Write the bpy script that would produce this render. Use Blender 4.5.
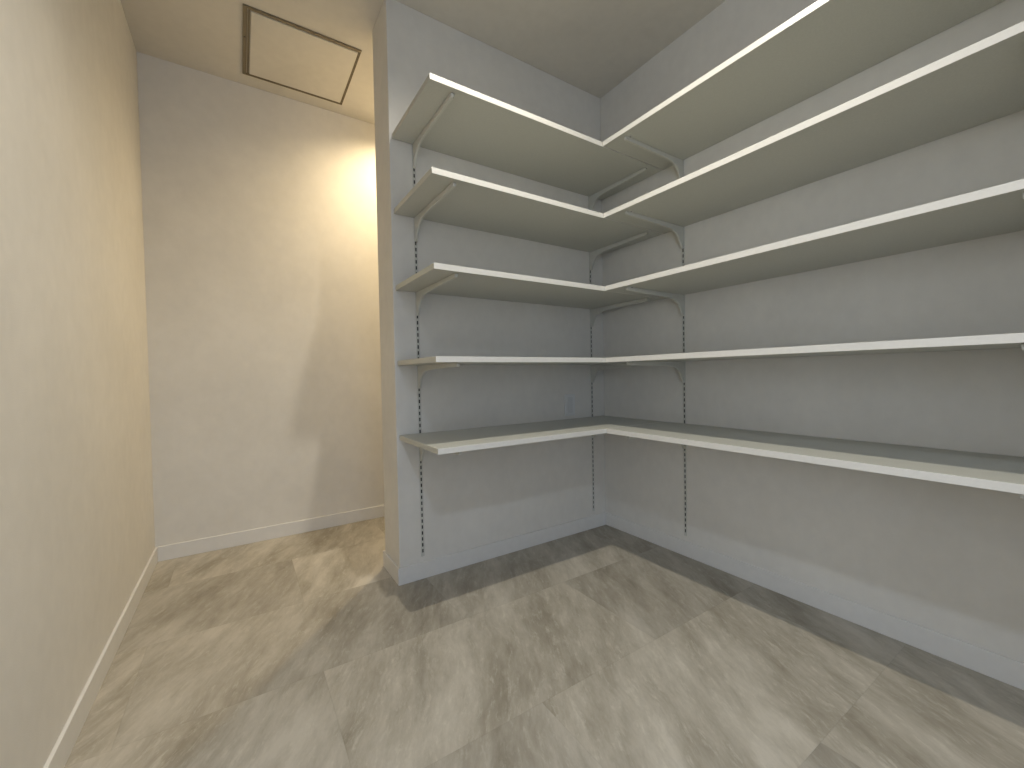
import bpy, bmesh, math
from mathutils import Vector, Matrix

for o in list(bpy.data.objects):
    bpy.data.objects.remove(o)
S = bpy.context.scene
COL = S.collection

# ------------------------------------------------------------------ camera
FPX = 416.56
cd = bpy.data.cameras.new('camera')
cam = bpy.data.objects.new('camera', cd)
COL.objects.link(cam)
cd.sensor_fit = 'HORIZONTAL'
cd.sensor_width = 36.0
cd.lens = FPX / 1024 * 36.0
cd.clip_start = 0.02
yaw, pitch, roll = 0.5771, -0.0225, -0.0182
F = Vector((math.sin(yaw) * math.cos(pitch), math.cos(yaw) * math.cos(pitch), math.sin(pitch)))
R0 = Vector((math.cos(yaw), -math.sin(yaw), 0))
U0 = R0.cross(F)
R = R0 * math.cos(roll) + U0 * math.sin(roll)
U = R.cross(F)
M = Matrix((R, U, -F)).transposed().to_4x4()
M.translation = Vector((-1.7294, -1.6966, 0.8642))
cam.matrix_world = M
S.camera = cam

# ------------------------------------------------------------------ world, exposure, lights
S.view_settings.view_transform = 'Standard'
S.view_settings.look = 'None'
S.view_settings.gamma = 1.0
S.view_settings.use_curve_mapping = False
S.view_settings.exposure = 0.30

w = bpy.data.worlds.new('daylight')
S.world = w
w.use_nodes = True
w.node_tree.nodes['Background'].inputs[0].default_value = (0.58, 0.73, 1.0, 1)
w.node_tree.nodes['Background'].inputs[1].default_value = 1.5

A_POS = Vector((-0.85, 0.57, 2.392))     # assumed warm downlight in the side passage, hidden by the partition
B_POS = Vector((-1.05, -0.95, 2.392))    # assumed downlight over the pantry floor, out of view
C_POS = Vector((-1.98, -2.43, 2.392))    # assumed downlight just outside the doorway, added unseen with no fixture


def downlight(name, pos, power, col, size, blend, soft):
    l = bpy.data.lights.new(name, 'SPOT')
    l.energy = power
    l.color = col
    l.spot_size = math.radians(size)
    l.spot_blend = blend
    l.shadow_soft_size = soft
    o = bpy.data.objects.new(name, l)
    o.location = pos - Vector((0, 0, 0.012))
    COL.objects.link(o)
    return o


downlight('assumed_alcove_lamp', A_POS, 43, (1.0, 0.79, 0.49), 160, 0.9, 0.018)
downlight('assumed_pantry_lamp', B_POS, 52, (1.0, 0.93, 0.80), 150, 0.9, 0.02)
downlight('assumed_hall_lamp', C_POS, 54, (0.72, 0.83, 1.0), 150, 0.8, 0.05)
# added area light for assumed daylight beyond the doorway; no window is built
wl = bpy.data.lights.new('assumed_daylight_area', 'AREA')
wl.shape = 'RECTANGLE'
wl.size, wl.size_y = 0.9, 1.7
wl.energy = 20
wl.color = (0.72, 0.84, 1.0)
wo = bpy.data.objects.new('assumed_daylight_area', wl)
wo.location = (-3.3, -3.25, 1.35)
wo.rotation_euler = (Vector((0, -1.1, 1.1)) - wo.location).to_track_quat('-Z', 'Z').to_euler()
COL.objects.link(wo)

H = 2.4
W, T, L, D = 1.1976, 0.2068, 2.0935, 0.8968
BB, BT = 0.0713, 0.009
DEP, TH = 0.406, 0.0198
ZS = [1.8518, 1.5485, 1.2374, 0.9297, 0.6221]
YF = -2.12                                # doorway wall behind the camera


# ------------------------------------------------------------------ materials
def new_mat(name):
    m = bpy.data.materials.new(name)
    m.use_nodes = True
    nt = m.node_tree
    return m, nt, nt.nodes['Principled BSDF']


def plain(name, col, rough=0.5, metal=0.0, spec=0.5, nscale=60, var=0.03, bump=0.0):
    m, nt, b = new_mat(name)
    N, K = nt.nodes, nt.links
    tc = N.new('ShaderNodeTexCoord')
    no = N.new('ShaderNodeTexNoise')
    no.inputs['Scale'].default_value = nscale
    no.inputs['Detail'].default_value = 3
    K.new(tc.outputs['Object'], no.inputs['Vector'])
    cr = N.new('ShaderNodeValToRGB')
    cr.color_ramp.elements[0].position = 0.3
    cr.color_ramp.elements[1].position = 0.7
    cr.color_ramp.elements[0].color = tuple(c * (1 - var) for c in col) + (1,)
    cr.color_ramp.elements[1].color = tuple(min(1, c * (1 + var)) for c in col) + (1,)
    K.new(no.outputs['Fac'], cr.inputs['Fac'])
    K.new(cr.outputs['Color'], b.inputs['Base Color'])
    b.inputs['Roughness'].default_value = rough
    b.inputs['Metallic'].default_value = metal
    b.inputs['Specular IOR Level'].default_value = spec
    if bump:
        bp = N.new('ShaderNodeBump')
        bp.inputs['Strength'].default_value = bump
        bp.inputs['Distance'].default_value = 0.001
        K.new(no.outputs['Fac'], bp.inputs['Height'])
        K.new(bp.outputs['Normal'], b.inputs['Normal'])
    return m


def wallpaper(name, col):
    """plaster-look vinyl wallpaper: soft cloudy mottling and a fine woven emboss"""
    m, nt, b = new_mat(name)
    N, K = nt.nodes, nt.links
    tc = N.new('ShaderNodeTexCoord')
    big = N.new('ShaderNodeTexNoise')
    big.inputs['Scale'].default_value = 3.2
    big.inputs['Detail'].default_value = 5
    big.inputs['Roughness'].default_value = 0.6
    K.new(tc.outputs['Object'], big.inputs['Vector'])
    mp = N.new('ShaderNodeMapping')
    mp.inputs['Scale'].default_value = (1, 1, 0.8)
    K.new(tc.outputs['Object'], mp.inputs['Vector'])
    mid = N.new('ShaderNodeTexNoise')
    mid.inputs['Scale'].default_value = 24
    mid.inputs['Detail'].default_value = 4
    K.new(mp.outputs['Vector'], mid.inputs['Vector'])
    mx = N.new('ShaderNodeMath')
    mx.operation = 'MULTIPLY_ADD'
    mx.inputs[1].default_value = 0.35
    K.new(mid.outputs['Fac'], mx.inputs[0])
    mb = N.new('ShaderNodeMath')
    mb.operation = 'MULTIPLY'
    mb.inputs[1].default_value = 0.65
    K.new(big.outputs['Fac'], mb.inputs[0])
    K.new(mb.outputs[0], mx.inputs[2])
    cr = N.new('ShaderNodeValToRGB')
    e = cr.color_ramp.elements
    e[0].position, e[1].position = 0.34, 0.66
    e[0].color = tuple(c * 0.945 for c in col) + (1,)
    e[1].color = tuple(min(1, c * 1.04) for c in col) + (1,)
    K.new(mx.outputs[0], cr.inputs['Fac'])
    K.new(cr.outputs['Color'], b.inputs['Base Color'])
    b.inputs['Roughness'].default_value = 0.85
    b.inputs['Specular IOR Level'].default_value = 0.25
    fine = N.new('ShaderNodeTexNoise')
    fine.inputs['Scale'].default_value = 420
    fine.inputs['Detail'].default_value = 2
    K.new(tc.outputs['Object'], fine.inputs['Vector'])
    bp = N.new('ShaderNodeBump')
    bp.inputs['Strength'].default_value = 0.35
    bp.inputs['Distance'].default_value = 0.0012
    K.new(fine.outputs['Fac'], bp.inputs['Height'])
    K.new(bp.outputs['Normal'], b.inputs['Normal'])
    return m


def floor_tiles():
    """0.914 x 0.457 slate-look tiles in half bond, long side along x"""
    m, nt, b = new_mat('slate_look_tile')
    N, K = nt.nodes, nt.links

    def math_(op, a, bb=None, c=None):
        n = N.new('ShaderNodeMath')
        n.operation = op
        for i, v in enumerate((a, bb, c)):
            if v is None:
                continue
            if isinstance(v, (int, float)):
                n.inputs[i].default_value = v
            else:
                K.new(v, n.inputs[i])
        return n.outputs[0]

    tc = N.new('ShaderNodeTexCoord')
    sp = N.new('ShaderNodeSeparateXYZ')
    K.new(tc.outputs['Object'], sp.inputs[0])
    TY, TX = 0.457, 0.920
    v = math_('DIVIDE', math_('ADD', sp.outputs['Y'], 0.372 + 10 * TY), TY)
    row = math_('FLOOR', v)
    fy = math_('FRACT', v)
    half = math_('MULTIPLY', math_('MODULO', row, 2.0), 0.5)
    u = math_('ADD', math_('DIVIDE', math_('ADD', sp.outputs['X'], 0.628 + 9.5 * TX), TX), half)
    colm = math_('FLOOR', u)
    fx = math_('FRACT', u)
    # distance to the joint in metres
    dx = math_('MULTIPLY', math_('MINIMUM', fx, math_('SUBTRACT', 1.0, fx)), TX)
    dy = math_('MULTIPLY', math_('MINIMUM', fy, math_('SUBTRACT', 1.0, fy)), TY)
    dj = math_('MINIMUM', dx, dy)
    joint = math_('SUBTRACT', 1.0, math_('MULTIPLY', dj, 1 / 0.0022))
    joint = math_('MAXIMUM', joint, 0.0)
    cid = N.new('ShaderNodeCombineXYZ')
    K.new(colm, cid.inputs[0])
    K.new(row, cid.inputs[1])
    wn = N.new('ShaderNodeTexWhiteNoise')
    wn.noise_dimensions = '2D'
    K.new(cid.outputs[0], wn.inputs['Vector'])
    # per-tile shifted coordinates
    off = N.new('ShaderNodeVectorMath')
    off.operation = 'SCALE'
    off.inputs['Scale'].default_value = 37.0
    K.new(wn.outputs['Color'], off.inputs[0])
    add = N.new('ShaderNodeVectorMath')
    add.operation = 'ADD'
    K.new(tc.outputs['Object'], add.inputs[0])
    K.new(off.outputs[0], add.inputs[1])
    warp = N.new('ShaderNodeTexNoise')
    warp.inputs['Scale'].default_value = 3.0
    warp.inputs['Detail'].default_value = 3
    K.new(add.outputs[0], warp.inputs['Vector'])
    ws = N.new('ShaderNodeVectorMath')
    ws.operation = 'SCALE'
    ws.inputs['Scale'].default_value = 0.07
    K.new(warp.outputs['Color'], ws.inputs[0])
    wa = N.new('ShaderNodeVectorMath')
    wa.operation = 'ADD'
    K.new(add.outputs[0], wa.inputs[0])
    K.new(ws.outputs[0], wa.inputs[1])
    mp = N.new('ShaderNodeMapping')
    mp.vector_type = 'TEXTURE'
    mp.inputs['Rotation'].default_value = (0, 0, math.radians(63))
    mp.inputs['Scale'].default_value = (1.0, 0.30, 1.0)
    K.new(wa.outputs[0], mp.inputs['Vector'])
    n1 = N.new('ShaderNodeTexNoise')
    n1.inputs['Scale'].default_value = 1.9
    n1.inputs['Detail'].default_value = 7
    n1.inputs['Roughness'].default_value = 0.7
    K.new(mp.outputs[0], n1.inputs['Vector'])
    n2 = N.new('ShaderNodeTexNoise')
    n2.inputs['Scale'].default_value = 17
    n2.inputs['Detail'].default_value = 9
    n2.inputs['Roughness'].default_value = 0.75
    K.new(mp.outputs[0], n2.inputs['Vector'])
    cr = N.new('ShaderNodeValToRGB')
    e = cr.color_ramp.elements
    e[0].position, e[1].position = 0.35, 0.64
    e[0].color = (0.275, 0.246, 0.190, 1)
    e[1].color = (0.53, 0.49, 0.415, 1)
    K.new(n1.outputs['Fac'], cr.inputs['Fac'])
    # light vein flecks
    vr = N.new('ShaderNodeValToRGB')
    vr.color_ramp.elements[0].position = 0.53
    vr.color_ramp.elements[1].position = 0.72
    K.new(n2.outputs['Fac'], vr.inputs['Fac'])
    mix = N.new('ShaderNodeMix')
    mix.data_type = 'RGBA'
    K.new(math_('MULTIPLY', vr.outputs['Color'], 0.6), mix.inputs['Factor'])
    K.new(cr.outputs['Color'], mix.inputs['A'])
    mix.inputs['B'].default_value = (0.62, 0.585, 0.50, 1)
    # tile to tile tone
    tone = math_('MULTIPLY_ADD', wn.outputs['Value'], 0.26, 0.86)
    tone = math_('MULTIPLY', tone, math_('SUBTRACT', 1.0, math_('MULTIPLY', joint, 0.10)))
    sc = N.new('ShaderNodeVectorMath')
    sc.operation = 'SCALE'
    K.new(mix.outputs['Result'], sc.inputs[0])
    K.new(tone, sc.inputs['Scale'])
    K.new(sc.outputs[0], b.inputs['Base Color'])
    b.inputs['Roughness'].default_value = 0.52
    b.inputs['Specular IOR Level'].default_value = 0.4
    bp = N.new('ShaderNodeBump')
    bp.inputs['Strength'].default_value = 0.35
    bp.inputs['Distance'].default_value = 0.002
    K.new(math_('SUBTRACT', n2.outputs['Fac'], math_('MULTIPLY', joint, 0.15)), bp.inputs['Height'])
    K.new(bp.outputs['Normal'], b.inputs['Normal'])
    return m


M_WALL = wallpaper('wallpaper', (0.735, 0.71, 0.655))
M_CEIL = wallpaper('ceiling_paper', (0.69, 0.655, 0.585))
M_FLOOR = floor_tiles()
M_BASE = plain('baseboard_vinyl', (0.74, 0.725, 0.69), 0.45, nscale=30, var=0.02)
M_BOARD = plain('shelf_laminate', (0.53, 0.53, 0.475), 0.42, nscale=220, var=0.035, bump=0.05)
M_EDGE = plain('shelf_edge_band', (0.76, 0.745, 0.70), 0.35, nscale=80, var=0.02)
M_METAL = plain('painted_steel', (0.58, 0.575, 0.52), 0.4, nscale=90, var=0.02)
M_SLOT = plain('slot_dark', (0.02, 0.02, 0.022), 0.8, var=0.1)  # near-black for the painted shade in the rail slots; also the hatch screw
M_SCREW = plain('screw_steel', (0.36, 0.34, 0.31), 0.4, metal=0.8, var=0.05)
M_HFRAME = plain('hatch_metal_and_shadow', (0.21, 0.172, 0.11), 0.55, metal=0.1, var=0.04)  # frame metal darkened to carry the shadow around the hatch
M_PLATE = plain('outlet_plastic', (0.72, 0.72, 0.70), 0.4, var=0.01)
M_SOCK = plain('outlet_insert', (0.65, 0.65, 0.63), 0.45, var=0.01)
M_LAMP = bpy.data.materials.new('lamp_glow')
M_LAMP.use_nodes = True
_b = M_LAMP.node_tree.nodes['Principled BSDF']
_b.inputs['Base Color'].default_value = (0.9, 0.88, 0.8, 1)
_b.inputs['Emission Color'].default_value = (1.0, 0.88, 0.68, 1)
_b.inputs['Emission Strength'].default_value = 4.0


# ------------------------------------------------------------------ mesh helpers
def add_box(bm, a, b):
    x0, y0, z0 = (min(p, q) for p, q in zip(a, b))
    x1, y1, z1 = (max(p, q) for p, q in zip(a, b))
    v = [bm.verts.new(p) for p in ((x0, y0, z0), (x1, y0, z0), (x1, y1, z0), (x0, y1, z0),
                                   (x0, y0, z1), (x1, y0, z1), (x1, y1, z1), (x0, y1, z1))]
    for f in ((0, 3, 2, 1), (4, 5, 6, 7), (0, 1, 5, 4), (1, 2, 6, 5), (2, 3, 7, 6), (3, 0, 4, 7)):
        bm.faces.new([v[i] for i in f])


def box_bm(a, b):
    bm = bmesh.new()
    add_box(bm, a, b)
    return bm


def prism(bm, pts, axis, lo, hi):
    """extrude a closed 2-D outline along one axis (pts are the other two coordinates in order)"""
    def P(p, t):
        q = list(p)
        q.insert(axis, t)
        return q
    a = [bm.verts.new(P(p, lo)) for p in pts]
    b = [bm.verts.new(P(p, hi)) for p in pts]
    n = len(pts)
    bm.faces.new(a)
    bm.faces.new(b[::-1])
    for i in range(n):
        bm.faces.new((a[i], b[i], b[(i + 1) % n], a[(i + 1) % n]))


def add_disc(bm, c, r, h, n=32, axis='Z'):
    rot = Matrix.Identity(4) if axis == 'Z' else Matrix.Rotation(math.pi / 2, 4, 'X' if axis == 'Y' else 'Y')
    bmesh.ops.create_cone(bm, cap_ends=True, segments=n, radius1=r, radius2=r, depth=h,
                          matrix=Matrix.Translation(c) @ rot)


def obj(name, bm, mat, parent=None, bevel=0.0, loc=None, segs=2):
    bmesh.ops.recalc_face_normals(bm, faces=bm.faces)
    me = bpy.data.meshes.new(name)
    bm.to_mesh(me)
    bm.free()
    me.materials.append(mat)
    o = bpy.data.objects.new(name, me)
    COL.objects.link(o)
    if loc:
        o.location = loc
    if parent:
        o.parent = parent
    if bevel:
        md = o.modifiers.new('bevel', 'BEVEL')
        md.width = bevel
        md.segments = segs
        md.limit_method = 'ANGLE'
    return o


def struct(name, bm, mat, bevel=0.0):
    o = obj(name, bm, mat, bevel=bevel)
    o['kind'] = 'structure'
    return o


def thing(name, label, cat, loc=(0, 0, 0), rz=0.0, group=None):
    o = bpy.data.objects.new(name, None)
    o.empty_display_size = 0.05
    COL.objects.link(o)
    o.location = loc
    o.rotation_euler = (0, 0, rz)
    o['label'] = label
    o['category'] = cat
    if group:
        o['group'] = group
    return o


def copy_tree(o, parent=None):
    c = o.copy()
    COL.objects.link(c)
    if parent:
        c.parent = parent
        c.matrix_parent_inverse = o.matrix_parent_inverse.copy()
    for ch in [k for k in bpy.data.objects if k.parent == o]:
        copy_tree(ch, c)
    return c


# ------------------------------------------------------------------ the room
YE = -4.2                                     # hall end
struct('floor', box_bm((-L - 1.6, YE, -0.05), (0.12, D + 0.12, 0)), M_FLOOR)
struct('ceiling', box_bm((-L - 1.6, YE, H), (0.12, D + 0.12, H + 0.08)), M_CEIL)
struct('wall_right', box_bm((0, YF, 0), (0.12, D + 0.12, H)), M_WALL)
struct('wall_left', box_bm((-L - 0.12, YF - 0.12, 0), (-L, D + 0.12, H)), M_WALL)
struct('wall_alcove', box_bm((-L, D, 0), (0, D + 0.12, H)), M_WALL)
struct('wall_back', box_bm((-W, 0, 0), (0, T, H)), M_WALL, bevel=0.003)
bm = box_bm((-1.22, YF - 0.12, 0), (0.12, YF, H))
struct('wall_front', bm, M_WALL)


def base_run(name, outline, h=BB):
    """baseboard from a plan outline of its front line and back line, slightly eased top edge"""
    bm = bmesh.new()
    prism(bm, outline, 2, 0.0, h)
    return struct(name, bm, M_BASE, bevel=0.0018)


t = BT
base_run('baseboard_back', [(-W - t, -t), (0 - t, -t), (0 - t, 0), (-W, 0), (-W, T), (0, T), (0, T + t), (-W - t, T + t)])
base_run('baseboard_right', [(-t, YF), (0, YF), (0, 0), (-t, 0)])
base_run('baseboard_left', [(-L, YF), (-L + t, YF), (-L + t, D), (-L, D)])
base_run('baseboard_alcove', [(-L + t, D - t), (0, D - t), (0, D), (-L + t, D)])

# ------------------------------------------------------------------ ceiling hatch
hx0, hx1, hy0, hy1 = -1.680, -1.211, 0.342, 0.800
hc = Vector(((hx0 + hx1) / 2, (hy0 + hy1) / 2, H))
hatch = thing('ceiling_hatch', 'square ceiling access hatch with thin metal frame, cast shadow painted into its dark rim, and cream panel', 'hatch', hc)
hw, hd = (hx1 - hx0) / 2, (hy1 - hy0) / 2


def ring(x0, x1, y0, y1, wl, wr, wf, wb, z0, z1):
    bm = bmesh.new()
    add_box(bm, (x0, y0, z0), (x0 + wl, y1, z1))
    add_box(bm, (x1 - wr, y0, z0), (x1, y1, z1))
    add_box(bm, (x0 + wl, y0, z0), (x1 - wr, y0 + wf, z1))
    add_box(bm, (x0 + wl, y1 - wb, z0), (x1 - wr, y1, z1))
    return bm


obj('frame', ring(-hw, hw, -hd, hd, 0.016, 0.004, 0.009, 0.009, -0.006, 0.001), M_HFRAME, hatch)  # left bar widened to stand for the hatch's cast shadow
obj('inner_frame', ring(-hw + 0.019, hw - 0.006, -hd + 0.011, hd - 0.010, 0.007, 0.004, 0.006, 0.005, -0.004, 0.001), M_HFRAME, hatch)  # second line of the dark band, left bar widened for that shadow
pn = obj('panel', box_bm((-hw + 0.029, -hd + 0.019, -0.007), (hw - 0.012, hd - 0.017, 0.001)), M_CEIL, hatch, bevel=0.0015)
bm = bmesh.new()
add_disc(bm, (-hw + 0.008, -0.045, -0.0068), 0.0035, 0.002, 16)
obj('screw', bm, M_SLOT, hatch)


# ------------------------------------------------------------------ shelf boards
ORD = ['top', 'second from top', 'middle', 'second from bottom', 'bottom']
GAP = 0.0030


def make_board(x0, x1, y0, y1, front, name, label, group, loc):
    r = thing(name, label, 'shelf', loc, 0, group)
    e = 0.0016
    if front == 'y':        # front edge on the -y side
        obj('board', box_bm((x0, y0 + e, -TH), (x1, y1, 0)), M_BOARD, r, bevel=0.0016)
        obj('front_edge', box_bm((x0, y0, -TH), (x1, y0 + e, 0)), M_EDGE, r, bevel=0.0005)
    else:
        obj('board', box_bm((x0 + e, y0, -TH), (x1, y1, 0)), M_BOARD, r, bevel=0.0016)
        obj('front_edge', box_bm((x0, y0, -TH), (x0 + e, y1, 0)), M_EDGE, r, bevel=0.0005)
        obj('joint_light_stop', box_bm((x0 + 0.003, y1, -0.006), (x1, y1 + GAP - 0.0002, -0.001)), M_BOARD, r)  # added strip that blocks light from above, keeping the joint dark from below
    return r


back0 = right0 = None
for i, z in enumerate(ZS):
    lb = 'white short shelf board on the partition wall, %s of five' % ORD[i]
    lr = 'white long shelf board on the right-hand wall, %s of five' % ORD[i]
    if i == 0:
        back0 = make_board(-0.591, 0.591, 0, DEP - 0.002, 'y', 'shelf_board', lb, 'short shelves on the partition wall', (-0.596, -DEP, z))
        right0 = make_board(0, DEP - 0.002, YF + 0.01 + DEP + GAP, 0, 'x', 'shelf_board', lr, 'long shelves on the right wall', (-DEP, -DEP - GAP, z))
    else:
        b = copy_tree(back0)
        b.location.z = z
        b['label'] = lb
        b = copy_tree(right0)
        b.location.z = z
        b['label'] = lr


# ------------------------------------------------------------------ slotted rails
RW, RT = 0.014, 0.0025
RZ0, RZ1 = 0.094, 1.90
PITCH, SLOT_H, SLOT_W = 0.0256, 0.0155, 0.0062


def make_rail(label, loc, rz):
    r = thing('slotted_rail', label, 'rail', loc, rz, 'slotted wall rails')
    hgt = RZ1 - RZ0
    bm = bmesh.new()
    add_box(bm, (-RW / 2, -RT, 0), (-SLOT_W / 2, 0, hgt))
    add_box(bm, (SLOT_W / 2, -RT, 0), (RW / 2, 0, hgt))
    z = 0.0
    n = int(hgt / PITCH)
    prev = 0.0
    for k in range(n):
        s0 = 0.016 + k * PITCH
        add_box(bm, (-SLOT_W / 2, -RT, prev), (SLOT_W / 2, 0, s0))
        prev = s0 + SLOT_H
    add_box(bm, (-SLOT_W / 2, -RT, prev), (SLOT_W / 2, 0, hgt))
    obj('channel', bm, M_METAL, r)
    obj('slot_shade', box_bm((-SLOT_W / 2, -0.0008, 0.004), (SLOT_W / 2, -0.0001, hgt - 0.004)), M_SLOT, r)  # dark sheet painted in for the shade inside the slots
    return r


RX_L, RX_R = -1.0962, -0.0968
RY_N, RY_F = -0.5105, -1.555
rail = make_rail('slotted white rail at the free left end of the partition wall', (RX_L, 0, RZ0), 0)
for lab, loc, rz in (
        ('slotted white rail on the partition wall beside the inner corner', (RX_R, 0, RZ0), 0),
        ('slotted white rail on the right-hand wall, the one nearer the inner corner', (0, RY_N, RZ0), -math.pi / 2),
        ('slotted white rail on the right-hand wall, the one nearest the viewer', (0, RY_F, RZ0), -math.pi / 2)):
    c = copy_tree(rail)
    c.location = loc
    c.rotation_euler = (0, 0, rz)
    c['label'] = lab


# ------------------------------------------------------------------ shelf brackets
def make_bracket():
    r = thing('shelf_bracket', '', 'bracket', (0, 0, 0), 0, 'shelf brackets')
    # profile in (y out from wall = negative, z)
    prof = [(-0.003, -0.0002), (-0.380, -0.0002), (-0.385, -0.004), (-0.385, -0.011), (-0.380, -0.015),
            (-0.250, -0.0175), (-0.120, -0.0205), (-0.088, -0.0235), (-0.066, -0.029), (-0.050, -0.038),
            (-0.038, -0.050), (-0.029, -0.065), (-0.021, -0.082), (-0.015, -0.095), (-0.010, -0.098), (-0.003, -0.098)]
    bm = bmesh.new()
    prism(bm, prof, 0, -0.0055, 0.0055)
    obj('arm', bm, M_METAL, r, bevel=0.0015)
    bm = bmesh.new()
    prism(bm, [(0.0055, -0.347), (0.0055, -0.380), (0.013, -0.380), (0.017, -0.374), (0.017, -0.353), (0.013, -0.347)], 2, -0.0016, -0.0002)
    tb = obj('screw_tab', bm, M_METAL, r)
    bm = bmesh.new()
    add_disc(bm, (0.0115, -0.364, -0.0026), 0.003, 0.002, 14)
    obj('screw', bm, M_SCREW, tb)
    return r


br0 = make_bracket()
first = True
WHERE = [('at partition wall free end', RX_L, 0, 0),
         ('on partition wall beside inner corner', RX_R, 0, 0),
         ('on right-hand wall near inner corner', 0, RY_N, -math.pi / 2),
         ('on right-hand wall nearest the viewer', 0, RY_F, -math.pi / 2)]
for i, z in enumerate(ZS):
    for txt, x, y, rz in WHERE:
        o = br0 if first else copy_tree(br0)
        first = False
        o.location = (x, y, z - TH)
        o.rotation_euler = (0, 0, rz)
        o['label'] = 'white bracket under %s shelf, %s' % (ORD[i], txt)

# ------------------------------------------------------------------ wall outlet
ox, oz = -0.262, 0.697
out = thing('wall_outlet', 'white wall outlet plate between the two lowest shelves near the inner corner', 'outlet', (ox, 0, oz))
obj('cover_plate', box_bm((-0.035, -0.007, -0.058), (0.035, -0.0002, 0.058)), M_PLATE, out, bevel=0.003)
ins = obj('socket_insert', box_bm((-0.016, -0.009, -0.042), (0.016, -0.0068, 0.042)), M_SOCK, out, bevel=0.001)

# ------------------------------------------------------------------ assumed ceiling lamps, unseen (recessed, above the frame)
def lamp(label, p):
    r = thing('assumed_downlight', label, 'ceiling light', (p.x, p.y, H), 0, 'assumed recessed ceiling downlights')
    bm = bmesh.new()
    n = 40
    ri, ro = 0.042, 0.052
    vs = []
    for rr, z in ((ro, 0.0), (ro, -0.004), (ri, -0.005), (ri, 0.0)):
        vs.append([bm.verts.new((rr * math.cos(2 * math.pi * k / n), rr * math.sin(2 * math.pi * k / n), z)) for k in range(n)])
    for a in range(4):
        for k in range(n):
            bm.faces.new((vs[a][k], vs[a][(k + 1) % n], vs[(a + 1) % 4][(k + 1) % n], vs[(a + 1) % 4][k]))
    obj('trim_ring', bm, M_EDGE, r)
    bm = bmesh.new()
    add_disc(bm, (0, 0, -0.001), 0.0418, 0.0018, 40)
    obj('diffuser', bm, M_LAMP, r)


lamp('assumed round recessed ceiling light over the pantry floor', B_POS)
lamp('assumed round recessed ceiling light in the passage behind the partition wall', A_POS)
